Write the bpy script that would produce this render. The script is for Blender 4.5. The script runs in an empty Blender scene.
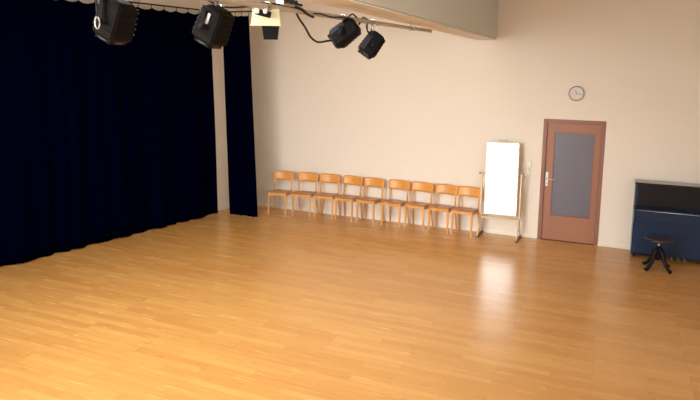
import bpy, bmesh, math, random
from mathutils import Vector, Matrix
random.seed(7)
C = bpy.context.scene.collection
PI = math.pi
D = 10.582            # inner face of the wall facing the camera
CEIL = 4.65

# ------------------------------------------------------------------ materials
def mat(name, col, rough=.5, metal=0, spec=.5, noise=0, nscale=20, coat=0, sheen=0, bump=0, bscale=200):
    m = bpy.data.materials.new(name); m.use_nodes = True
    nt = m.node_tree; b = nt.nodes['Principled BSDF']
    b.inputs['Base Color'].default_value = (*col, 1)
    b.inputs['Roughness'].default_value = rough
    b.inputs['Metallic'].default_value = metal
    b.inputs['Specular IOR Level'].default_value = spec
    b.inputs['Coat Weight'].default_value = coat
    b.inputs['Sheen Weight'].default_value = sheen
    tc = nt.nodes.new('ShaderNodeTexCoord')
    if noise:
        n = nt.nodes.new('ShaderNodeTexNoise'); n.inputs['Scale'].default_value = nscale; n.inputs['Detail'].default_value = 4
        r = nt.nodes.new('ShaderNodeMapRange'); r.inputs['To Min'].default_value = 1-noise; r.inputs['To Max'].default_value = 1+noise
        mx = nt.nodes.new('ShaderNodeVectorMath'); mx.operation = 'SCALE'; mx.inputs[0].default_value = col
        nt.links.new(tc.outputs['Object'], n.inputs['Vector']); nt.links.new(n.outputs['Fac'], r.inputs['Value'])
        nt.links.new(r.outputs['Result'], mx.inputs['Scale']); nt.links.new(mx.outputs['Vector'], b.inputs['Base Color'])
    if bump:
        n2 = nt.nodes.new('ShaderNodeTexNoise'); n2.inputs['Scale'].default_value = bscale; n2.inputs['Detail'].default_value = 3
        bp = nt.nodes.new('ShaderNodeBump'); bp.inputs['Strength'].default_value = bump; bp.inputs['Distance'].default_value = .004
        nt.links.new(tc.outputs['Object'], n2.inputs['Vector']); nt.links.new(n2.outputs['Fac'], bp.inputs['Height'])
        nt.links.new(bp.outputs['Normal'], b.inputs['Normal'])
    return m

def wood(name, c1, c2, stretch=(2, 30, 30), rough=.35, coat=.2):
    m = mat(name, c1, rough, coat=coat); nt = m.node_tree; b = nt.nodes['Principled BSDF']
    tc = nt.nodes.new('ShaderNodeTexCoord'); mp = nt.nodes.new('ShaderNodeMapping'); mp.inputs['Scale'].default_value = stretch
    n = nt.nodes.new('ShaderNodeTexNoise'); n.inputs['Scale'].default_value = 1.5; n.inputs['Detail'].default_value = 6
    cr = nt.nodes.new('ShaderNodeValToRGB'); cr.color_ramp.elements[0].position = .3; cr.color_ramp.elements[1].position = .7
    cr.color_ramp.elements[0].color = (*c1, 1); cr.color_ramp.elements[1].color = (*c2, 1)
    nt.links.new(tc.outputs['Object'], mp.inputs['Vector']); nt.links.new(mp.outputs['Vector'], n.inputs['Vector'])
    nt.links.new(n.outputs['Fac'], cr.inputs['Fac']); nt.links.new(cr.outputs['Color'], b.inputs['Base Color'])
    return m

def floor_mat():
    m = bpy.data.materials.new('parquet'); m.use_nodes = True; nt = m.node_tree; b = nt.nodes['Principled BSDF']
    L = nt.links.new; N = nt.nodes.new
    tc = N('ShaderNodeTexCoord')
    br = N('ShaderNodeTexBrick'); br.offset = .43; br.offset_frequency = 3; br.squash = 1
    br.inputs['Scale'].default_value = 1
    br.inputs['Brick Width'].default_value = .85; br.inputs['Row Height'].default_value = .095
    br.inputs['Mortar Size'].default_value = .0012; br.inputs['Mortar Smooth'].default_value = .3
    br.inputs['Color1'].default_value = (.585, .280, .076, 1); br.inputs['Color2'].default_value = (.69, .365, .108, 1)
    br.inputs['Mortar'].default_value = (.30, .15, .05, 1)
    L(tc.outputs['Object'], br.inputs['Vector'])
    mp = N('ShaderNodeMapping'); mp.inputs['Scale'].default_value = (1.0, 12, 1)
    n = N('ShaderNodeTexNoise'); n.inputs['Scale'].default_value = 2.2; n.inputs['Detail'].default_value = 6; n.inputs['Roughness'].default_value = .6
    L(tc.outputs['Object'], mp.inputs['Vector']); L(mp.outputs['Vector'], n.inputs['Vector'])
    r = N('ShaderNodeMapRange'); r.inputs['To Min'].default_value = .86; r.inputs['To Max'].default_value = 1.16
    L(n.outputs['Fac'], r.inputs['Value'])
    mx = N('ShaderNodeVectorMath'); mx.operation = 'SCALE'
    L(br.outputs['Color'], mx.inputs[0]); L(r.outputs['Result'], mx.inputs['Scale'])
    # small knots and worn spots
    k = N('ShaderNodeTexNoise'); k.inputs['Scale'].default_value = 3.1; k.inputs['Detail'].default_value = 2
    mp2 = N('ShaderNodeMapping'); mp2.inputs['Scale'].default_value = (1, 3.5, 1)
    L(tc.outputs['Object'], mp2.inputs['Vector']); L(mp2.outputs['Vector'], k.inputs['Vector'])
    kr = N('ShaderNodeMapRange'); kr.inputs['From Min'].default_value = .66; kr.inputs['From Max'].default_value = .78
    kr.inputs['To Min'].default_value = 1; kr.inputs['To Max'].default_value = .78
    L(k.outputs['Fac'], kr.inputs['Value'])
    mx2 = N('ShaderNodeVectorMath'); mx2.operation = 'SCALE'
    L(mx.outputs['Vector'], mx2.inputs[0]); L(kr.outputs['Result'], mx2.inputs['Scale']); L(mx2.outputs['Vector'], b.inputs['Base Color'])
    rr = N('ShaderNodeMapRange'); rr.inputs['To Min'].default_value = .21; rr.inputs['To Max'].default_value = .31
    L(n.outputs['Fac'], rr.inputs['Value']); L(rr.outputs['Result'], b.inputs['Roughness'])
    b.inputs['Specular IOR Level'].default_value = .5
    return m

def velvet():
    m = mat('navy_velvet', (.0002, .0005, .0075), 1, spec=.0, sheen=.0, noise=.25, nscale=9, bump=.25, bscale=400)
    return m

M = dict(
    wall=mat('wall_paint', (.85, .775, .67), .85, spec=.2, noise=.012, nscale=2.2, bump=.05, bscale=90),
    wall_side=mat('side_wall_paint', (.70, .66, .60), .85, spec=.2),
    ceil=mat('ceiling_paint', (.78, .74, .66), .9, spec=.2),
    beam=mat('beam_paint', (.66, .68, .60), .8, spec=.2, noise=.02, nscale=3),
    soffit=mat('soffit_bounce_offset', (.84, .84, .84), .8, spec=.2),  # paler than the beam, to offset the orange light bounced off the floor
    footwood=mat('dark_foot_wood', (.16, .10, .055), .5),
    base=mat('baseboard_paint', (.84, .80, .72), .4),
    floor=floor_mat(), velvet=velvet(),
    track=mat('track_black', (.02, .02, .02), .4, .4),
    steel=mat('steel', (.55, .53, .48), .35, .9),
    pipe=mat('painted_pipe', (.50, .44, .33), .45, .2),
    black=mat('lamp_black', (.004, .004, .005), .65, .0, spec=.2, noise=.3, nscale=30),
    brown=mat('lamp_brown', (.0045, .0022, .0016), .65, .0, spec=.15, noise=.3, nscale=30),
    rubber=mat('rubber', (.012, .012, .012), .6),
    lens=mat('lens_glass', (.05, .055, .06), .25, spec=.5),
    cream=mat('cream_enamel', (.90, .86, .56), .4),
    white=mat('white_enamel', (.85, .84, .80), .35),
    chair=wood('beech', (.72, .330, .075), (.80, .400, .105), (3, 3, 26)),
    chairb=wood('beech_ply', (.70, .290, .050), (.78, .350, .075), (3, 20, 20), .42, .1),
    seat=wood('seat_ply', (.42, .170, .055), (.52, .240, .09), (20, 3, 20), .38, .2),
    pine=wood('pine', (.76, .58, .34), (.82, .66, .42), (20, 20, 2)),
    brass=mat('aged_brass', (.50, .40, .24), .4, .5),
    mirror=mat('mirror_silver', (.95, .94, .90), .015, 1),
    door=mat('door_paint', (.34, .145, .080), .45, noise=.04, nscale=6),
    frame=mat('door_frame_paint', (.27, .115, .08), .45, noise=.04, nscale=6),
    frost=mat('frosted_glass', (.140, .128, .155), .35, spec=.5, noise=.06, nscale=60),
    blue=mat('piano_blue', (.005, .023, .066), .30, coat=.12, spec=.4, noise=.1, nscale=3),
    pblack=mat('piano_black', (.008, .007, .010), .18, coat=.5, noise=.2, nscale=4),
    pmatt=mat('piano_panel_black', (.006, .005, .008), .35, spec=.3, noise=.2, nscale=4),
    pkey=mat('piano_key_white', (.75, .73, .66), .3),
    stool=mat('stool_black', (.004, .004, .005), .5, spec=.2),
    stoolseat=wood('stool_seat_wood', (.022, .009, .007), (.036, .015, .011), (20, 3, 3), .3, .5),
    clockface=mat('clock_face', (.72, .66, .62), .3, coat=.4),
    clockrim=mat('clock_rim', (.40, .34, .32), .4, .1),
    dark=mat('dark_hand', (.10, .09, .09), .4),
    switch=mat('switch_plastic', (.70, .68, .48), .35),
    pane=mat('window_glass', (.9, .95, 1), .02, spec=.6),
    wframe=mat('window_frame_paint', (.75, .75, .72), .5),
)
M['pane'].node_tree.nodes['Principled BSDF'].inputs['Transmission Weight'].default_value = 1

# ------------------------------------------------------------------ mesh helpers
def box(bm, lo, hi, bev=0, mtx=None):
    lo = Vector(lo); hi = Vector(hi)
    r = bmesh.ops.create_cube(bm, size=1)
    vs = r['verts']
    for v in vs:
        v.co = Vector((lo[i] + (v.co[i]+.5)*(hi[i]-lo[i]) for i in range(3)))
    if bev:
        es = list({e for v in vs for e in v.link_edges})
        rr = bmesh.ops.bevel(bm, geom=es, offset=bev, segments=2, affect='EDGES', profile=.7)
        vs = list({v for f in rr['faces'] for v in f.verts} | {v for v in vs if v.is_valid})
    if mtx: bmesh.ops.transform(bm, matrix=mtx, verts=vs)
    return vs

def tube(bm, pts, rad, seg=10, flat=1.0, cap=True, smooth=True):
    """swept round (or flattened) section along points; rad number or list"""
    pts = [Vector(p) for p in pts]; n = len(pts)
    rads = rad if isinstance(rad, (list, tuple)) else [rad]*n
    rings = []; ref = None
    for i, p in enumerate(pts):
        t = (pts[min(i+1, n-1)] - pts[max(i-1, 0)]).normalized()
        if ref is None:
            ref = t.cross(Vector((0, 0, 1)))
            if ref.length < .05: ref = t.cross(Vector((0, 1, 0)))
        ref = (ref - t*ref.dot(t)).normalized()
        b = t.cross(ref)
        rings.append([bm.verts.new(p + (ref*math.cos(a) + b*math.sin(a)*flat)*rads[i]) for a in [2*PI*k/seg for k in range(seg)]])
    for a, b in zip(rings, rings[1:]):
        for k in range(seg):
            f = bm.faces.new((a[k], a[(k+1) % seg], b[(k+1) % seg], b[k])); f.smooth = smooth
    if cap:
        bm.faces.new(rings[0][::-1]); bm.faces.new(rings[-1])

def lathe(bm, prof, center=(0, 0, 0), seg=24, mtx=None):
    c = Vector(center); rings = []
    for r, z in prof:
        rings.append([bm.verts.new(c + Vector((max(r, 1e-4)*math.cos(2*PI*k/seg), max(r, 1e-4)*math.sin(2*PI*k/seg), z))) for k in range(seg)])
    for a, b in zip(rings, rings[1:]):
        for k in range(seg):
            f = bm.faces.new((a[k], a[(k+1) % seg], b[(k+1) % seg], b[k])); f.smooth = True
    bm.faces.new(rings[0][::-1]); bm.faces.new(rings[-1])
    if mtx: bmesh.ops.transform(bm, matrix=mtx, verts=[v for r in rings for v in r])

def smooth_path(pts, n=8):
    pts = [Vector(p) for p in pts]; out = []
    P = [pts[0]] + pts + [pts[-1]]
    for i in range(1, len(P)-2):
        for k in range(n):
            t = k/n; a, b, c, d = P[i-1], P[i], P[i+1], P[i+2]
            out.append(.5*((2*b) + (c-a)*t + (2*a-5*b+4*c-d)*t*t + (3*b-a-3*c+d)*t**3))
    out.append(pts[-1]); return out

def obj(name, bm, m, parent=None, loc=None):
    me = bpy.data.meshes.new(name)
    bmesh.ops.recalc_face_normals(bm, faces=bm.faces)
    bm.to_mesh(me); bm.free()
    me.materials.append(M[m] if isinstance(m, str) else m)
    o = bpy.data.objects.new(name, me); C.objects.link(o)
    if parent: o.parent = parent
    if loc: o.location = loc
    return o

def mk(fn):
    bm = bmesh.new(); fn(bm); return bm
def boxes(*bs, bev=0):
    bm = bmesh.new()
    for b in bs: box(bm, b[0], b[1], bev)
    return bm
def tubes(pts, rad, **k):
    bm = bmesh.new(); tube(bm, pts, rad, **k); return bm

def thing(name, label, cat, loc=(0, 0, 0), rotz=0, group=None):
    o = bpy.data.objects.new(name, None); o.empty_display_size = .1; C.objects.link(o)
    o.location = loc; o.rotation_euler = (0, 0, rotz); return tag(o, label, cat, group)
def tag(o, label, cat, group=None):
    o['label'] = label; o['category'] = cat
    if group: o['group'] = group
    return o
def struct(name, bm, m, parent=None):
    o = obj(name, bm, m, parent)
    if parent is None: o['kind'] = 'structure'
    return o
def sroot(name, loc=(0, 0, 0)):
    o = bpy.data.objects.new(name, None); C.objects.link(o); o.location = loc; o['kind'] = 'structure'; return o
def copy_tree(o, parent=None):
    c = o.copy(); C.objects.link(c)
    if parent: c.parent = parent
    for ch in list(o.children): copy_tree(ch, c)
    return c

# ------------------------------------------------------------------ room shell
XR = 4.6; YB = -2.5
def lx(y): return .2*y - 9.03            # left wall runs slightly off square
struct('floor', boxes(((-10.2, YB-.3, -.1), (XR+.2, D+.2, 0))), 'floor')
# ceiling with one skylight opening
SX0, SX1, SY0, SY1 = -5.4, -2.32, 1.0, 5.8
struct('ceiling', boxes(((-10.2, YB-.3, CEIL), (SX0, D+.2, CEIL+.2)), ((SX1, YB-.3, CEIL), (XR+.2, D+.2, CEIL+.2)),
       ((SX0, YB-.3, CEIL), (SX1, SY0, CEIL+.2)), ((SX0, SY1, CEIL), (SX1, D+.2, CEIL+.2))), 'ceil')
DX0, DX1, DH = -1.026, -.063, 2.06
struct('wall_back', boxes(((-7.3, D, 0), (DX0, D+.2, CEIL)), ((DX1, D, 0), (XR+.2, D+.2, CEIL)), ((DX0, D, DH), (DX1, D+.2, CEIL))), 'wall')
def lw(bm):
    a = [(lx(YB-.3), YB-.3), (lx(D+.2), D+.2), (lx(D+.2)-.2, D+.2), (lx(YB-.3)-.2, YB-.3)]
    lo = [bm.verts.new((*p, 0)) for p in a]; hi = [bm.verts.new((*p, CEIL)) for p in a]
    bm.faces.new(lo); bm.faces.new(hi)
    for i in range(4): bm.faces.new((lo[i], lo[(i+1) % 4], hi[(i+1) % 4], hi[i]))
struct('wall_left', mk(lw), 'wall')
struct('wall_right', boxes(((XR, YB-.3, 0), (XR+.2, -1.6, CEIL)), ((XR, 2.8, 0), (XR+.2, D, CEIL)), ((XR, -1.6, 0), (XR+.2, 2.8, 2.4)), ((XR, -1.6, 4.2), (XR+.2, 2.8, CEIL))), 'wall_side')
w3 = struct('beam_fill_window', boxes(((XR+.05, -1.6, 2.4), (XR+.12, -1.54, 4.2)), ((XR+.05, 2.74, 2.4), (XR+.12, 2.8, 4.2)), ((XR+.05, .57, 2.4), (XR+.12, .63, 4.2)),  # unseen side window, added to brighten the beam's side face
        ((XR+.05, -1.6, 2.4), (XR+.12, 2.8, 2.46)), ((XR+.05, -1.6, 4.14), (XR+.12, 2.8, 4.2))), 'wframe')
obj('pane', boxes(((XR+.08, -1.54, 2.46), (XR+.09, 2.74, 4.14))), 'pane', w3)
WX0, WX1, WZ0, WZ1 = -7.4, -1.9, .35, 4.2
struct('wall_front', boxes(((-9.7, YB-.2, 0), (WX0, YB, CEIL)), ((WX1, YB-.2, 0), (XR, YB, CEIL)),
       ((WX0, YB-.2, 0), (WX1, YB, WZ0)), ((WX0, YB-.2, WZ1), (WX1, YB, CEIL))), 'wall_side')
# the big window behind the camera and the skylight
w1 = struct('window_1', boxes(((WX0, YB-.15, WZ0), (WX0+.06, YB-.08, WZ1)), ((WX1-.06, YB-.15, WZ0), (WX1, YB-.08, WZ1)),
        ((WX0, YB-.15, WZ0), (WX1, YB-.08, WZ0+.06)), ((WX0, YB-.15, WZ1-.06), (WX1, YB-.08, WZ1)),
        ((-5.2, YB-.15, WZ0), (-5.14, YB-.08, WZ1)), ((-2.62, YB-.15, WZ0), (-2.56, YB-.08, WZ1))), 'wframe')
obj('pane', boxes(((WX0+.06, YB-.12, WZ0+.06), (WX1-.06, YB-.11, WZ1-.06))), 'pane', w1)
w2 = struct('window_2', boxes(((SX0, SY0, CEIL+.02), (SX0+.05, SY1, CEIL+.18)), ((SX1-.05, SY0, CEIL+.02), (SX1, SY1, CEIL+.18)),
        ((SX0, SY0, CEIL+.02), (SX1, SY0+.05, CEIL+.18)), ((SX0, SY1-.05, CEIL+.02), (SX1, SY1, CEIL+.18))), 'wframe')
obj('pane', boxes(((SX0+.05, SY0+.05, CEIL+.14), (SX1-.05, SY1-.05, CEIL+.15))), 'pane', w2)
# downstand beam running towards the camera
def beam(bm):
    x0, x1, z0 = -2.205, -1.868, 3.37
    prof = [(x0+.015, z0), (x1-.035, z0), (x1-.010, z0+.010), (x1, z0+.035), (x1, CEIL), (x0, CEIL), (x0, z0+.015)]
    a = [bm.verts.new((x, YB, z)) for x, z in prof]; b = [bm.verts.new((x, D, z)) for x, z in prof]
    bm.faces.new(a); bm.faces.new(b)
    for i in range(len(prof)): bm.faces.new((a[i], a[(i+1) % len(a)], b[(i+1) % len(a)], b[i]))
bmo = struct('ceiling_beam', mk(beam), 'beam')
obj('soffit_offset_board', boxes(((-2.207, YB, 3.358), (-2.065, D, 3.372)), ((-2.061, YB, 3.358), (-1.885, D, 3.372)), bev=.002), 'soffit', bmo)  # added pale layer, lightens the underside against the orange floor bounce
# baseboards
bh = .062
struct('baseboard_back', boxes(((lx(D), D-.014, 0), (DX0, D, bh)), ((DX1, D-.014, 0), (XR, D, bh)), bev=.003), 'base')
def lb(bm):
    for y0, y1 in ((4, D),):
        a = [(lx(y0), y0), (lx(y1), y1), (lx(y1)+.016, y1), (lx(y0)+.016, y0)]
        lo = [bm.verts.new((*p, 0)) for p in a]; hi = [bm.verts.new((*p, bh)) for p in a]
        bm.faces.new(lo); bm.faces.new(hi)
        for i in range(4): bm.faces.new((lo[i], lo[(i+1) % 4], hi[(i+1) % 4], hi[i]))
struct('baseboard_left', mk(lb), 'base')

# ------------------------------------------------------------------ door
d = sroot('door_1', (DX0, D, 0)); W = DX1-DX0; H = DH; fw = .062
obj('door_frame', boxes(((0, -.012, 0), (fw, .12, H)), ((W-fw, -.012, 0), (W, .12, H)), ((fw, -.012, H-fw), (W-fw, .12, H)), bev=.004), 'frame', d)
gx0, gx1, gz0, gz1 = .181, .812, .425, 1.845
lf = obj('leaf', boxes(((fw+.004, .016, .008), (gx0, .055, H-fw-.004)), ((gx1, .016, .008), (W-fw-.004, .055, H-fw-.004)),
                  ((gx0, .016, .008), (gx1, .055, gz0)), ((gx0, .016, gz1), (gx1, .055, H-fw-.004))), 'door', d)
obj('backing', boxes(((0, .14, 0), (W, .18, H))), 'dark', d)
obj('glass_panel', boxes(((gx0, .032, gz0), (gx1, .040, gz1))), 'frost', d)
b = .012
obj('glazing_bead', boxes(((gx0, .010, gz0), (gx0+b, .030, gz1)), ((gx1-b, .010, gz0), (gx1, .030, gz1)),
        ((gx0+b, .010, gz0), (gx1-b, .030, gz0+b)), ((gx0+b, .010, gz1-b), (gx1-b, .030, gz1))), 'frame', d)
hx = .100
hp = obj('handle_plate', boxes(((hx-.021, .006, .925), (hx+.021, .016, 1.165)), bev=.006), 'white', d)
hb = tubes([(hx, .008, 1.055), (hx, -.045, 1.055)], .010)
tube(hb, smooth_path([(hx, -.040, 1.055), (hx+.02, -.048, 1.055), (hx+.125, -.046, 1.053)]), .0095)
obj('door_lever', hb, 'steel', hp)
obj('keyhole', mk(lambda bm: lathe(bm, [(.008, 0), (.008, .004)], (0, 0, 0), 12, Matrix.Translation((hx, .006, .97)) @ Matrix.Rotation(PI/2, 4, 'X'))), 'dark', hp)
obj('threshold', boxes(((fw, -.005, 0), (W-fw, .06, .008))), 'brown', d)

# ------------------------------------------------------------------ clock and switch
c = thing('wall_clock', 'small round white wall clock above the brown door', 'clock', (-.544, D, 2.493))
RX = Matrix.Rotation(PI/2, 4, 'X')
obj('clock_case', mk(lambda bm: lathe(bm, [(.100, 0), (.118, .004), (.120, .030), (.113, .040), (.104, .040), (.102, .030)], seg=40, mtx=RX)), 'clockrim', c)
obj('clock_face', mk(lambda bm: lathe(bm, [(.103, .020), (.103, .032)], seg=40, mtx=RX)), 'clockface', c)
for k in range(12):
    obj('hour_mark', mk(lambda bm: box(bm, (-.0022, -.0345, .080), (.0022, -.0315, .095), 0, Matrix.Rotation(k*PI/6, 4, 'Y'))), 'clockrim', c)
obj('hour_hand', mk(lambda bm: box(bm, (-.004, -.0365, -.012), (.004, -.0345, .055), 0, Matrix.Rotation(math.radians(-18), 4, 'Y'))), 'dark', c)
obj('minute_hand', mk(lambda bm: box(bm, (-.003, -.0385, -.015), (.003, -.0365, .082), 0, Matrix.Rotation(math.radians(98), 4, 'Y'))), 'dark', c)
obj('hub', mk(lambda bm: lathe(bm, [(.007, .034), (.007, .041)], seg=16, mtx=RX)), 'dark', c)

s = thing('light_switch', 'pale wall switch box between mirror and brown door', 'switch', (-1.232, D, 1.12))
obj('switch_plate', boxes(((-.045, -.014, 0), (.035, 0, .10)), bev=.005), 'switch', s)
obj('rocker', boxes(((-.028, -.020, .018), (.018, -.012, .082)), bev=.003), 'switch', s)
obj('upper_box', boxes(((.0, -.03, .118), (.045, 0, .215)), bev=.004), 'white', s)
obj('conduit', tubes([(.0, -.006, .10), (.0, -.006, .122), (.018, -.006, .135)], .006), 'white', s)

# ------------------------------------------------------------------ curtains
def curtain_mesh(p0t, p1t, p0b, p1b, zt, zb, n, waves, amp, sag, nhook, seed, roll=None):
    """p0/p1: top and bottom end points (x,y); pleated cloth whose top sags between the hooks"""
    rnd = random.Random(seed); bm = bmesh.new(); rows = 22; g = []
    ph = [rnd.uniform(0, 6.28) for _ in range(6)]
    dx, dy = (Vector(p1b)-Vector(p0b)).normalized(); nx, ny = dy, -dx
    for j in range(rows+1):
        v = j/rows; row = []
        for i in range(n+1):
            u = i/n
            a = Vector(p0t).lerp(Vector(p1t), u); bb = Vector(p0b).lerp(Vector(p1b), u)
            p = a.lerp(bb, v)
            uu = u + .012*math.sin(v*2.2+ph[0]+u*19)
            w = math.sin(2*PI*waves*uu + .9*math.sin(2*PI*waves*.31*u+ph[1]) + ph[2])
            w2 = math.sin(2*PI*waves*.43*uu + ph[3]); w3 = math.sin(2*PI*waves*2.3*uu + ph[4] + v)
            k = amp*(.45+.75*v)
            off = k*(.55*w + .60*w2 + .08*w3*v)
            top = zt - sag*abs(math.sin(PI*nhook*u))**.8
            bot = zb + .012*(w2*.5+.5)
            z = top + (bot-top)*v
            row.append(bm.verts.new((p.x+nx*off, p.y+ny*off, z)))
        g.append(row)
    for j in range(rows):
        for i in range(n):
            f = bm.faces.new((g[j][i], g[j][i+1], g[j+1][i+1], g[j+1][i])); f.smooth = True
    return bm
def cx_(y): return .2*y - 8.83
TZ = 3.855
big = thing('stage_curtain', 'long navy velvet curtain covering the left wall down to the floor', 'curtain', (cx_(6.9), 6.9, 0))
Y0, Y1 = 3.9, 9.62
o = obj('cloth', curtain_mesh((cx_(Y0), Y0), (cx_(9.50), 9.50), (cx_(Y0), Y0), (cx_(Y1), Y1), 3.80, .012, 520, 17, .050, .035, 22, 3), 'velvet', big, (-cx_(6.9), -6.9, 0))
md = o.modifiers.new('thick', 'SOLIDIFY'); md.thickness = .006; md.offset = 0
def track(bm, a, b_):
    a = Vector(a); b_ = Vector(b_); t = (b_-a).normalized(); ang = math.atan2(t.y, t.x)
    m_ = Matrix.Translation(a) @ Matrix.Rotation(ang, 4, 'Z')
    box(bm, (0, -.012, -.010), ((b_-a).length, .012, .014), .002, m_)
r_ = thing('curtain_rail', 'black ceiling rail above the long navy curtain', 'curtain rail', (cx_(6.9), 6.9, TZ))
obj('rail', mk(lambda bm: track(bm, (cx_(3.8)-cx_(6.9), 3.8-6.9, 0), (cx_(9.75)-cx_(6.9), 9.75-6.9, 0))), 'track', r_)
for y in (4.4, 6.2, 8.0, 9.6):
    obj('drop_rod', tubes([(cx_(y)-cx_(6.9), y-6.9, .01), (cx_(y)-cx_(6.9), y-6.9, CEIL-TZ)], .007), 'steel', r_)
for k in range(23):
    y = Y0 + (9.50-Y0)*k/22; x = cx_(y)
    obj('hook', mk(lambda bm: tube(bm, [(x-cx_(6.9), y-6.9, TZ), (x-cx_(6.9)+.004, y-6.9, 3.825), (x-cx_(6.9), y-6.9, 3.785)], .006, 6)), 'track', big)

yb = 9.66
sm = thing('side_curtain', 'narrow navy curtain hanging beside the first chair', 'curtain', (-6.33, yb, 0))
o = obj('cloth', curtain_mesh((-6.78+6.33, 0), (-6.20+6.33, 0), (-6.675+6.33, 0), (-6.045+6.33, 0), 3.775, .012, 120, 5, .035, .012, 4, 11), 'velvet', sm)
md = o.modifiers.new('thick', 'SOLIDIFY'); md.thickness = .006; md.offset = 0
for k in range(5):
    x = -6.78 + .58*k/4 + 6.33
    obj('hook', mk(lambda bm: tube(bm, [(x, 0, 3.84), (x+.004, 0, 3.80), (x, 0, 3.765)], .005, 6)), 'track', sm)
r2 = thing('curtain_rail', 'short dark rail above the narrow navy curtain', 'curtain rail', (-6.4, yb, 3.845))
obj('rail', mk(lambda bm: track(bm, (-.47, 0, 0), (.30, 0, .0))), 'track', r2)
for x in (-.36, .24): obj('drop_rod', tubes([(x, 0, .01), (x, 0, CEIL-3.845)], .006), 'steel', r2)

# ------------------------------------------------------------------ chairs
def sweep_rect(bm, pts, w, t, side=Vector((1, 0, 0))):
    """rounded rectangular bar along pts; w along 'side', t across"""
    pts = [Vector(p) for p in pts]; n = len(pts); rings = []
    for i, p in enumerate(pts):
        tg = (pts[min(i+1, n-1)]-pts[max(i-1, 0)]).normalized(); s_ = (side-tg*side.dot(tg)).normalized(); b_ = tg.cross(s_)
        W_ = w[i] if isinstance(w, list) else w; T_ = t[i] if isinstance(t, list) else t
        q = [(.5, .3), (.3, .5), (-.3, .5), (-.5, .3), (-.5, -.3), (-.3, -.5), (.3, -.5), (.5, -.3)]
        rings.append([bm.verts.new(p + s_*a*W_ + b_*c_*T_) for a, c_ in q])
    for a, b_ in zip(rings, rings[1:]):
        for k in range(8): bm.faces.new((a[k], a[(k+1) % 8], b_[(k+1) % 8], b_[k]))
    bm.faces.new(rings[0]); bm.faces.new(rings[-1])

def plate(bm, f, nu, nv, th):
    """bent plywood sheet: f(u,v)->(point), thickness along computed normal"""
    P = [[Vector(f(i/nu, j/nv)) for i in range(nu+1)] for j in range(nv+1)]
    def nrm(j, i):
        a = P[j][min(i+1, nu)]-P[j][max(i-1, 0)]; b_ = P[min(j+1, nv)][i]-P[max(j-1, 0)][i]; return a.cross(b_).normalized()
    A = [[bm.verts.new(P[j][i]+nrm(j, i)*th/2) for i in range(nu+1)] for j in range(nv+1)]
    B = [[bm.verts.new(P[j][i]-nrm(j, i)*th/2) for i in range(nu+1)] for j in range(nv+1)]
    for j in range(nv):
        for i in range(nu):
            for g, o_ in ((A, 1), (B, -1)):
                f_ = bm.faces.new([g[j][i], g[j][i+1], g[j+1][i+1], g[j+1][i]][::o_]); f_.smooth = True
    for i in range(nu):
        bm.faces.new((A[0][i], B[0][i], B[0][i+1], A[0][i+1])); bm.faces.new((A[nv][i], A[nv][i+1], B[nv][i+1], B[nv][i]))
    for j in range(nv):
        bm.faces.new((A[j][0], A[j+1][0], B[j+1][0], B[j][0])); bm.faces.new((A[j][nu], B[j][nu], B[j+1][nu], A[j+1][nu]))

GR = 'wooden chairs lined up along the wall'
def make_chair():
    # origin on the floor midway between front feet; +y towards the wall
    t = thing('wooden_chair', '', 'chair', group=GR)
    SH = .45
    def seatf(u, v):
        hw = (.202 - .022*v)*(1 - .10*max(0, (v-.8)/.2)**2); x = (u-.5)*2
        y = -.028 + v*.355 + (.018*x*x if v < .5 else 0)*(1-2*v if v < .5 else 0)
        z = SH + .010 - .014*math.sin(PI*min(1, v*1.1))*(1-x*x) - (.012*(1-v/.12)**2 if v < .12 else 0) - .022*v
        return (x*hw, y, z)
    obj('seat', mk(lambda bm: plate(bm, seatf, 12, 12, .012)), 'seat', t)
    fr = boxes(((-.178, -.006, SH-.058), (.178, .014, SH-.004)), ((-.165, .275, SH-.070), (.165, .293, SH-.024)),
               ((-.190, .0, SH-.058), (-.174, .295, SH-.026)), ((.174, .0, SH-.058), (.190, .295, SH-.026)), bev=.003)
    obj('seat_frame', fr, 'chair', t)
    for s_ in (-1, 1):
        obj('front_leg', mk(lambda bm: sweep_rect(bm, [(s_*.172, 0, SH-.004), (s_*.174, -.003, SH*.5), (s_*.178, -.012, 0)], [.036, .033, .026], [.034, .031, .025])), 'chair', t)
        pts = [(s_*.194, .372, 0), (s_*.188, .335, .20), (s_*.182, .303, .38), (s_*.180, .296, .50), (s_*.184, .308, .62), (s_*.190, .328, .73), (s_*.192, .335, .785)]
        obj('rear_leg', mk(lambda bm: sweep_rect(bm, smooth_path(pts, 4), .024, .030)), 'chair', t)
    def backf(u, v):
        x = (u-.5)*2; curve = .038*(1-x*x)
        r = .012*max(0, abs(x)-.9)/.1
        z = .640 + r + v*(.172-2*r) + .004*(1-x*x)*v
        return (x*.213, .298 + curve + (z-.640)*.14, z)
    obj('backrest', mk(lambda bm: plate(bm, backf, 16, 5, .011)), 'chairb', t)
    return t
ch = make_chair()
cpos = [(-5.825, 10.03), (-5.345, 10.12), (-4.890, 10.165), (-4.475, 10.175), (-4.040, 10.175), (-3.545, 10.175), (-3.100, 10.175), (-2.660, 10.165), (-2.238, 10.130)]
cl = ['wooden chair at the left end of the row, nearest the narrow curtain',
      'wooden chair second from the curtain end of the row',
      'wooden chair third from the curtain end of the row',
      'wooden chair fourth from the curtain end, just left of the middle one',
      'wooden chair in the exact middle of the row of nine',
      'wooden chair just right of the middle one, fourth from the mirror',
      'wooden chair third from the mirror end of the row',
      'wooden chair second from the mirror end of the row',
      'wooden chair at the right end of the row, next to the mirror']
for i, (x, y) in enumerate(cpos):
    o = ch if i == 0 else copy_tree(ch)
    o.location = (x, y, 0); o.rotation_euler = (0, 0, math.radians([7, 4, 4, -7, -8, -7, -8, -9, -8][i])); o['label'] = cl[i]

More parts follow.
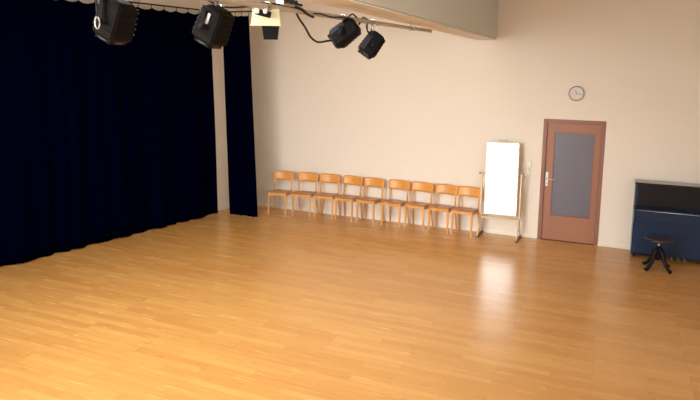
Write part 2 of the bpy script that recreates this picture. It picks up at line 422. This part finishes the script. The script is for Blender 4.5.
# ------------------------------------------------------------------ standing mirror
mx_, my_ = -1.642, 10.375
mr = thing('standing_mirror', 'tall white-shining tilting mirror on a trestle stand left of the door', 'mirror', (mx_, my_, 0), math.radians(-2))
PZ = 1.09; tilt = math.radians(-7.0)
TM = Matrix.Translation((0, 0, PZ)) @ Matrix.Rotation(tilt, 4, 'X') @ Matrix.Rotation(math.radians(-1.6), 4, 'Y') @ Matrix.Translation((0, 0, -PZ))
hw, z0, z1 = .278, .405, 1.635
def inT(fn):
    bm = bmesh.new(); fn(bm); bmesh.ops.transform(bm, matrix=TM, verts=bm.verts); return bm
fr = obj('mirror_frame', inT(lambda bm: (box(bm, (-hw, -.012, z0), (-hw+.020, .014, z1), .003), box(bm, (hw-.020, -.012, z0), (hw, .014, z1), .003),
     box(bm, (-hw+.018, -.012, z0), (hw-.018, .014, z0+.020), .003),
     box(bm, (-hw+.018, .002, z0+.018), (hw-.018, .010, z1-.018)))), 'pine', mr)
obj('mirror_glass', inT(lambda bm: box(bm, (-hw+.016, -.006, z0+.016), (hw-.016, .0015, z1-.016))), 'mirror', fr)
obj('top_rail', inT(lambda bm: box(bm, (-hw-.002, -.015, z1-.016), (hw+.002, .017, z1+.006), .003)), 'brass', fr)
def crest(bm):
    for s_ in (-1, 1):
        tube(bm, smooth_path([(0, 0, z1+.004), (s_*.018, 0, z1+.045), (s_*.050, 0, z1+.050), (s_*.060, 0, z1+.022), (s_*.040, 0, z1+.018), (s_*.095, 0, z1+.002)], 5), .004, 6)
obj('crest', inT(crest), 'brass', fr)
for s_ in (-1, 1):
    px = s_*.330
    post = obj('post', mk(lambda bm: sweep_rect(bm, [(px, 0, .27), (px, 0, .7), (px, 0, 1.125)], .030, .034)), 'pine', mr)
    obj('pivot_knob', mk(lambda bm: lathe(bm, [(.010, 0), (.012, .02), (.024, .024), (.024, .038), (.010, .046)], seg=16,
        mtx=Matrix.Translation((px+s_*.010, 0, PZ)) @ Matrix.Rotation(s_*PI/2, 4, 'Y'))), 'brass', mr)
    obj('pivot_pin', tubes([(px-s_*.02, 0, PZ), (s_*hw-s_*.004, 0, PZ)], .006, seg=8), 'brass', mr)
    obj('trestle_brace', mk(lambda bm: (tube(bm, [(px, -.010, .33), (px, -.195, .028)], .013, 8), tube(bm, [(px, .010, .33), (px, .155, .028)], .013, 8),
        tube(bm, [(px, -.12, .15), (px, .095, .15)], .007, 8))), 'pine', mr)
    obj('foot_bar', boxes(((px-.020, -.215, 0), (px+.020, .175, .030)), bev=.005), 'footwood', mr)
for z in (.388, .325):
    obj('crossbar', mk(lambda bm: sweep_rect(bm, [(-.33, 0, z), (.33, 0, z)], .030, .026, Vector((0, 1, 0)))), 'pine', mr)

# ------------------------------------------------------------------ piano
p = thing('upright_piano', 'dark blue upright piano against the wall at the right', 'piano', (.420, D-.03, 0))
PW, PH = 1.48, 1.165
# case sides with the arm profile (x from 0)
def side(x0, x1):
    bm = bmesh.new()
    prof = [(0, .05), (0, PH-.02), (-.30, PH-.02), (-.31, .80), (-.33, .775), (-.52, .765), (-.535, .74), (-.53, .62), (-.50, .58), (-.42, .555), (-.405, .50), (-.405, .05)]
    a = [bm.verts.new((x0, y, z)) for y, z in prof]; b_ = [bm.verts.new((x1, y, z)) for y, z in prof]
    bm.faces.new(a); bm.faces.new(b_)
    for i in range(len(prof)): bm.faces.new((a[i], a[(i+1) % len(a)], b_[(i+1) % len(a)], b_[i]))
    return bm
obj('side_panel', side(0, .035), 'blue', p); obj('side_panel', side(PW-.035, PW), 'blue', p)
obj('back_frame', boxes(((.035, -.03, .05), (PW-.035, 0, PH-.02))), 'pblack', p)
obj('top_lid', boxes(((-.012, -.325, PH-.02), (PW+.012, .0, PH+.004)), bev=.006), 'pblack', p)
obj('upper_panel', boxes(((.035, -.305, .80), (PW-.035, -.28, PH-.02)), bev=.003), 'pmatt', p)
obj('music_ledge', boxes(((.035, -.325, .80), (PW-.035, -.30, .815)), bev=.002), 'pblack', p)
def fall(bm):
    prof = [(-.30, .80), (-.315, .815), (-.50, .790), (-.525, .775), (-.525, .745), (-.30, .745)]
    a = [bm.verts.new((.036, y, z)) for y, z in prof]; b_ = [bm.verts.new((PW-.036, y, z)) for y, z in prof]
    bm.faces.new(a); bm.faces.new(b_)
    for i in range(len(prof)): bm.faces.new((a[i], a[(i+1) % len(a)], b_[(i+1) % len(a)], b_[i]))
obj('key_lid', mk(fall), 'blue', p)
obj('lid_edge_glint', tubes([(.036, -.524, .775), (PW-.036, -.524, .775)], .0055, seg=8), 'steel', p)  # pale strip stands in for the bright reflection along the lid edge
obj('keybed', boxes(((.035, -.52, .615), (PW-.035, -.03, .745)), bev=.004), 'blue', p)
obj('lower_panel', boxes(((.035, -.425, .085), (PW-.035, -.40, .615)), bev=.003), 'blue', p)
obj('bottom_rail', boxes(((.035, -.42, .05), (PW-.035, -.03, .085))), 'pblack', p)
for x in (.045, PW-.045):
    for y in (-.37, -.05):
        obj('caster', mk(lambda bm: (lathe(bm, [(.026, -.013), (.028, 0), (.026, .013)], seg=16, mtx=Matrix.Translation((x, y, .027)) @ Matrix.Rotation(PI/2, 4, 'Y')), box(bm, (x-.02, y-.015, .03), (x+.02, y+.015, .055)))), 'stool', p)
for k in (-1, 0, 1):
    x = PW/2 - .09 + k*.085
    obj('pedal', mk(lambda bm: sweep_rect(bm, [(x, -.40, .075), (x, -.46, .070), (x, -.50, .058), (x, -.52, .052)], [.018, .020, .044, .040], [.012, .012, .012, .010])), 'brass', p)

# ------------------------------------------------------------------ stool
sx, sy = .762, 9.640
st = thing('piano_stool', 'round dark wooden stool with claw feet in front of the blue piano', 'stool', (sx, sy, 0))
SZ = .475
obj('seat', mk(lambda bm: lathe(bm, [(.11, SZ-.04), (.175, SZ-.036), (.191, SZ-.024), (.193, SZ-.010), (.180, SZ-.001), (.06, SZ-.004)], seg=40)), 'stoolseat', st)
obj('screw', mk(lambda bm: lathe(bm, [(.016, .19)] + [(.016 if k % 2 else .012, .195+k*.008) for k in range(30)] + [(.016, SZ-.04)], seg=16)), 'steel', st)
obj('seat_flange', mk(lambda bm: lathe(bm, [(.022, SZ-.075), (.030, SZ-.055), (.070, SZ-.040)], seg=24)), 'stool', st)
obj('column', mk(lambda bm: lathe(bm, [(.020, .145), (.036, .165), (.044, .20), (.034, .24), (.028, .28), (.040, .31), (.044, .33), (.030, .35), (.022, .36)], seg=24)), 'stool', st)
for k in range(4):
    a = math.radians(45 + 90*k + 2)
    q = [(.022, .315), (.058, .285), (.090, .215), (.118, .14), (.158, .080), (.200, .042), (.228, .030)]
    pts = [(r*math.cos(a), r*math.sin(a), z) for r, z in q]
    obj('leg', mk(lambda bm: tube(bm, smooth_path(pts, 4), [.038-.010*min(1, i/18)+(.006 if i > 20 else 0) for i in range(25)], 10, .8)), 'stool', st)

# ------------------------------------------------------------------ lighting pipe and stage lamps
PX = -2.1
def pz(y): return 3.312 - .019*(7.31-y)
pp = thing('lighting_pipe', 'thin beige pipe hung under the ceiling beam carrying the stage lamps', 'pipe', (PX, 4.2, pz(4.2)))
PO = Vector((PX, 4.2, pz(4.2)))
obj('tube', tubes([Vector((PX, .6, pz(.6)))-PO, Vector((PX, 7.31, pz(7.31)))-PO], .019, seg=14), 'pipe', pp)
obj('end_cap', tubes([Vector((PX, 7.30, pz(7.3)))-PO, Vector((PX, 7.335, pz(7.3)))-PO], .022, seg=14), 'pipe', pp)
for y in (1.2, 6.60):
    z = pz(y)
    def br(bm):
        for s_ in (-1, 1): box(bm, (s_*.026-.004, y-.014-4.2, z-.02-PO.z), (s_*.026+.004, y+.014-4.2, 3.37-PO.z))
        tube(bm, [(-.034, y-4.2, z-.022-PO.z), (.034, y-4.2, z-.022-PO.z)], .006, 8)
    obj('hanger', mk(br), 'pipe', pp)

def basis(dirv, hint=Vector((0, 0, 1))):
    """matrix whose +X is the lamp's beam direction, +Z up-ish"""
    x = Vector(dirv).normalized(); y = hint.cross(x)
    y = y.normalized() if y.length > .01 else Vector((0, 1, 0)); z = x.cross(y)
    return Matrix(((x.x, y.x, z.x), (x.y, y.y, z.y), (x.z, y.z, z.z))).to_4x4()

def make_lamp(label, y, body, dirv, S, material, yaw=None):
    """theatre spot: hook clamp on the pipe, yoke, ribbed body, gel frame, lens"""
    z = pz(y); t = thing('stage_lamp', label, 'stage lamp', (PX, y, z))
    bc = Vector(body) - Vector((PX, y, z))           # body centre relative to the clamp
    B = Matrix.Translation(bc) @ basis(dirv)
    def oct_prism(bm, x0, x1, w0, h0, w1, h1, c=.26 if material == 'black' else .09):
        def ring(x, w, h):
            k = c*min(w, h)
            q = [(w/2, h/2-k), (w/2-k, h/2), (-w/2+k, h/2), (-w/2, h/2-k), (-w/2, -h/2+k), (-w/2+k, -h/2), (w/2-k, -h/2), (w/2, -h/2+k)]
            return [bm.verts.new(B @ Vector((x, a, b_))) for a, b_ in q]
        a, b_ = ring(x0, w0, h0), ring(x1, w1, h1)
        bm.faces.new(a); bm.faces.new(b_[::-1])
        for k in range(8): bm.faces.new((a[k], a[(k+1) % 8], b_[(k+1) % 8], b_[k]))
    def body_(bm):
        oct_prism(bm, -.13*S, .075*S, .165*S, .180*S, .185*S, .195*S); oct_prism(bm, .073*S, .105*S, .185*S, .195*S, .140*S, .145*S)
        oct_prism(bm, -.150*S, -.128*S, .105*S, .115*S, .150*S, .165*S)
        for k in range(5): oct_prism(bm, (-.11+k*.036)*S, (-.103+k*.036)*S, (.176+k*.004)*S, (.190+k*.003)*S, (.176+k*.004)*S, (.190+k*.003)*S)
    bd = obj('lamp_body', mk(body_), material, t)
    def frame_(bm):
        w = .128*S; f = .014*S
        for a in ((-1, 0), (1, 0), (0, -1), (0, 1)):
            if a[0]: box(bm, (.10*S, a[0]*w/2-f/2, -w/2), (.118*S, a[0]*w/2+f/2, w/2), .002, B)
            else: box(bm, (.10*S, -w/2, a[1]*w/2-f/2), (.118*S, w/2, a[1]*w/2+f/2), .002, B)
    obj('gel_frame', mk(frame_), material, bd)
    obj('lens', mk(lambda bm: lathe(bm, [(.080*S, .098*S), (.082*S, .106*S), (.06*S, .118*S), (.03*S, .124*S), (.004, .126*S)], seg=24, mtx=B @ Matrix.Rotation(PI/2, 4, 'Y'))), 'lens', bd)
    # yoke: U from the clamp stem to both cheeks of the body
    n_ = (B.to_3x3() @ Vector((0, 1, 0))); hw_ = .118*S
    top = Vector((0, 0, -.055*S - .01)); dn = (bc-top)
    L_ = bc + n_*hw_; R_ = bc - n_*hw_
    t1 = L_ - dn*.82; t2 = R_ - dn*.82
    yk = mk(lambda bm: sweep_rect(bm, [R_, t2 + (R_-t2)*.12, t2, t2 + (t1-t2)*.1, t1 + (t2-t1)*.1, t1, t1 + (L_-t1)*.12, L_], .030*S, .006, basis(dn).to_3x3() @ Vector((0, 1, 0)) if False else n_.cross(dn).normalized()))
    yo = obj('yoke', yk, 'black', t)
    for q, s_ in ((L_, 1), (R_, -1)):
        obj('tilt_knob', mk(lambda bm: lathe(bm, [(.006*S, -.02*S), (.020*S, 0), (.022*S, .012*S), (.010*S, .020*S)], seg=12, mtx=Matrix.Translation(q) @ n_.to_track_quat('Z', 'Y').to_matrix().to_4x4() @ Matrix.Rotation(0 if s_ > 0 else PI, 4, 'X'))), 'steel' if s_ < 0 else 'black', yo)
    # hook clamp over the pipe
    def clamp(bm):
        rr = .027
        pts = [(rr*1.1*math.cos(a), 0, rr*1.1*math.sin(a)) for a in [math.radians(-60+k*25) for k in range(11)]]
        sweep_rect(bm, pts, .030, .007, Vector((0, 1, 0)))
        tube(bm, [(0, 0, -.018), tuple(top + dn*.18)], .009, 8)
        tube(bm, [(.02, 0, -.022), (.052, 0, -.040)], .006, 8); tube(bm, [(.050, -.016, -.040), (.050, .016, -.040)], .005, 8)
    obj('hook_clamp', mk(clamp), 'steel', t)
    return t, B, bc, S

l4 = make_lamp('black stage lamp furthest right on the pipe, pointing down at the floor', 5.40, (-2.115, 5.38, 3.058), (-.48, -.30, -.80), .91, 'black')
l3 = make_lamp('black stage lamp with drooping cable, second from right on the pipe', 4.72, (-2.10, 4.72, 3.130), (-.74, -.15, -.58), .93, 'black')
l2 = make_lamp('brownish black stage lamp hanging in front of the gap between curtains', 2.93, (-2.115, 2.925, 3.063), (-.42, .02, -.90), .83, 'brown')
l1 = make_lamp('stage lamp with a steel ring at far left in front of the long curtain', 2.18, (-2.105, 2.170, 3.038), (-.40, .02, -.90), .72, 'brown')
# steel chain link on the leftmost lamp, pale label on the second
def link(bm, c, w, h, r):
    c = Vector(c); R_ = Vector((.918, .396, 0)); Z = Vector((0, 0, 1)); n = 20
    pts = [c + R_*w*math.cos(2*PI*k/n) + Z*(h*math.sin(2*PI*k/n)) for k in range(n+1)]
    tube(bm, pts, r, 6)
o1 = Vector(l1[0].location)
obj('safety_link', mk(lambda bm: link(bm, Vector((-2.035, 1.995, 3.027))-o1, .010, .025, .0032)), 'steel', l1[0])
obj('safety_wire', tubes(smooth_path([Vector((-2.035, 1.995, 3.052))-o1, Vector((-2.05, 2.01, 3.13))-o1, Vector((-2.085, 2.04, pz(2.04)+.01))-o1]), .0045, seg=6), 'rubber', l1[0])
obj('cable', tubes(smooth_path([Vector((-2.10, 2.18, 3.13))-o1, Vector((-2.14, 2.08, 3.19))-o1, Vector((-2.13, 2.00, 3.23))-o1, Vector((-2.115, 1.7, pz(1.7)+.024))-o1]), .006, seg=8), 'rubber', l1[0])
o2 = Vector(l2[0].location)
B2 = l2[1]
obj('label_strip', mk(lambda bm: box(bm, (-.10*.86, .086*.86, -.012), (-.03*.86, .092*.86, .006), 0, B2)), 'white', l2[0])
obj('safety_wire', tubes(smooth_path([B2 @ Vector((-.11, .03, 0)), Vector((-.05, -.06, -.08)), Vector((-.03, -.10, .0)), Vector((0, -.11, .024))]), .003, seg=6), 'steel', l2[0])
# cables of the right-hand lamps: drooping one and the coiled loops
def unp_pts(pts, o): return [Vector(p_)-Vector(o) for p_ in pts]
o3 = l3[0].location
obj('cable', tubes(smooth_path(unp_pts([(-2.10, 3.86, pz(3.86)+.02), (-2.10, 3.93, 3.20), (-2.10, 4.03, 3.14), (-2.10, 4.12, 3.075), (-2.10, 4.24, 3.045), (-2.10, 4.40, 3.06), (-2.10, 4.55, 3.075)], o3)), .008, seg=8), 'rubber', l3[0])
o4 = l4[0].location
def loops(bm):
    c0 = Vector((PX, 5.07, 3.245))
    pts = []
    for k in range(33):
        a = PI*.5 + 2*PI*k/16*1.0
        pts.append(Vector((PX-.02+.02*math.sin(k*.4), 5.36+.12*math.cos(a) + .012*math.sin(k), 3.235+.055*math.sin(a))) - Vector(o4))
    tube(bm, smooth_path(pts, 3), .006, 6)
    tube(bm, smooth_path([Vector(q)-Vector(o4) for q in [(PX, 4.82, pz(4.8)+.01), (PX, 4.90, 3.31), (PX, 5.02, 3.28), (PX, 5.06, 3.235), (PX, 5.14, 3.30), (PX, 5.26, 3.29)]], 6), .007, 6)
obj('cable', mk(loops), 'rubber', l4[0])

# flood lamp with cream reflector
fy = 3.50; fz = pz(fy)
fl = thing('flood_lamp', 'cream flood lamp with a dark flap, in the middle of the pipe', 'stage lamp', (PX, fy, fz))
Rv = Vector((.918, .396, 0)); Nv = Vector((-.39, .91, 0))
FM = Matrix(((Rv.x, Nv.x, 0, 0), (Rv.y, Nv.y, 0, 0), (0, 0, 1, 0), (0, 0, 0, 1)))     # turned broadside to the hall
def trap(bm, z0, w0, z1, w1, y0, y1, tl=0):
    vs = [bm.verts.new(FM @ (Vector(q)+Vector((-.014, 0, 0)))) for q in [(-w0/2, y0, z0), (w0/2, y0, z0), (w0/2, y1, z0), (-w0/2, y1, z0),
          (-w1/2+tl, y0, z1), (w1/2+tl, y0, z1), (w1/2+tl, y1, z1), (-w1/2+tl, y1, z1)]]
    for f in ((0, 1, 2, 3), (4, 5, 6, 7), (0, 1, 5, 4), (1, 2, 6, 5), (2, 3, 7, 6), (3, 0, 4, 7)): bm.faces.new([vs[k] for k in f])
    return vs
obj('reflector_housing', mk(lambda bm: trap(bm, -.112, .190, -.015, .170, .0, .055)), 'cream', fl)
obj('housing_rim', mk(lambda bm: (trap(bm, -.122, .200, -.110, .198, -.008, .062))), 'cream', fl)
obj('dark_flap', mk(lambda bm: bmesh.ops.translate(bm, vec=FM @ Vector((.030, .0, .012)), verts=trap(bm, -.222, .092, -.120, .116, .02, .03))), 'black', fl)
obj('switch_box', mk(lambda bm: bmesh.ops.transform(bm, matrix=FM @ Matrix.Translation((-.024, -.028, -.045)) @ Matrix.Rotation(math.radians(14), 4, 'Y'), verts=box(bm, (-.050, -.014, -.020), (.050, .014, .020), .003))), 'black', fl)
for x in (-.062, -.010):
    obj('white_insulator', mk(lambda bm: lathe(bm, [(.008, -.024), (.015, -.018), (.017, 0), (.014, .014), (.006, .018)], seg=16, mtx=FM @ Matrix.Translation((x, -.034, -.026)))), 'white', fl)
obj('clamp', mk(lambda bm: (sweep_rect(bm, [(.03*math.cos(a), 0, .03*math.sin(a)) for a in [math.radians(-70+k*28) for k in range(11)]], .03, .007, Vector((0, 1, 0))),
    box(bm, (-.010, -.010, -.05), (.010, .010, -.018)))), 'steel', fl)

# wiring along the pipe and a grey socket box
so = thing('socket_box', 'grey socket box with plugs on the pipe right of the cream lamp', 'socket', (PX, 3.74, pz(3.74)))
obj('box', boxes(((-.030, -.085, .020), (.030, .075, .062)), bev=.004), 'steel', so)
for y in (-.06, 0, .05): obj('plug', tubes([(.0, y, .045), (.055, y+.02, .052)], .013, seg=10), 'rubber', so)
obj('plug_blade', tubes([(.02, .07, .045), (.045, .15, .040)], .009, seg=8), 'rubber', so)
wire = [(PX, 2.35, pz(2.3)+.024), (PX-.02, 2.6, 3.25), (PX, 2.80, 3.225), (PX-.02, 3.02, 3.195), (PX, 3.25, 3.215), (PX, 3.42, 3.255), (PX, 3.66, pz(3.66)+.026)]
tag(obj('power_cable', tubes(smooth_path(wire, 8), .0055, seg=8), 'rubber'), 'dark cable sagging from the pipe between brown lamp and cream lamp', 'cable')
wire = [(PX+.01, 3.80, pz(3.8)+.026), (PX+.03, 3.90, 3.262), (PX+.03, 4.02, 3.23), (PX+.02, 4.12, 3.222)]
tag(obj('power_cable', tubes(smooth_path(wire, 8), .010, seg=8), 'rubber'), 'short dark cable end lying under the pipe beside the socket box', 'cable')
tag(obj('power_cable', tubes(smooth_path([(PX+.021, 4.12+k*.09, pz(4.12+k*.09)+.006*math.sin(k*1.3)-.004) for k in range(9)], 4), .006, seg=8), 'rubber'),
    'dark cable clipped along the pipe up to the second lamp from right', 'cable')

# ------------------------------------------------------------------ lights
def area(name, loc, rot, sx_, sy_, e, col, spread=180):
    l = bpy.data.lights.new(name, 'AREA'); l.shape = 'RECTANGLE'; l.size = sx_; l.size_y = sy_; l.energy = e; l.color = col; l.spread = math.radians(spread)
    o = bpy.data.objects.new(name, l); C.objects.link(o); o.location = loc; o.rotation_euler = rot; return o
area('daylight_window', ((WX0+WX1)/2, YB-.05, (WZ0+WZ1)/2), (PI/2-math.radians(15), 0, math.radians(-19)), WX1-WX0-.1, WZ1-WZ0-.1, 240, (1, .98, .94), 72)
area('beam_fill_light', (XR-.05, .6, 3.3), (0, PI/2, 0), 1.7, 4.3, 215, (1, .99, .97))  # added fill from the right for the beam's side face
area('daylight_skylight', ((SX0+SX1)/2, (SY0+SY1)/2, CEIL+.10), (0, 0, 0), SX1-SX0-.12, SY1-SY0-.12, 258, (1, .98, .94))
w = bpy.data.worlds.new('world'); bpy.context.scene.world = w; w.use_nodes = True
sk = w.node_tree.nodes.new('ShaderNodeTexSky'); sk.sky_type = 'NISHITA'; sk.sun_disc = False; sk.sun_elevation = math.radians(40)
w.node_tree.links.new(sk.outputs['Color'], w.node_tree.nodes['Background'].inputs['Color']); w.node_tree.nodes['Background'].inputs['Strength'].default_value = .3

# ------------------------------------------------------------------ camera
f, yaw, pitch, roll, cy, h = 607.6135, 23.2286, 7.9681, .8139, 153.0683, 2.8517
y_, p_, r = map(math.radians, (yaw, pitch, roll))
fwd = Vector((-math.sin(y_)*math.cos(p_), math.cos(y_)*math.cos(p_), -math.sin(p_)))
rt = Vector((math.cos(y_), math.sin(y_), 0)); up = rt.cross(fwd)
R2 = rt*math.cos(r)+up*math.sin(r); U2 = -rt*math.sin(r)+up*math.cos(r)
cam = bpy.data.cameras.new('camera'); co = bpy.data.objects.new('camera', cam); C.objects.link(co)
mw = Matrix((R2, U2, -fwd)).transposed().to_4x4(); mw.translation = Vector((0, 0, h)); co.matrix_world = mw
cam.sensor_width = 36; cam.lens = f/700*36; cam.shift_y = -(200-cy)/700; cam.clip_start = .05
sc = bpy.context.scene; sc.camera = co
sc.view_settings.view_transform = 'Standard'; sc.view_settings.look = 'None'; sc.view_settings.gamma = 1
sc.view_settings.exposure = 0.0
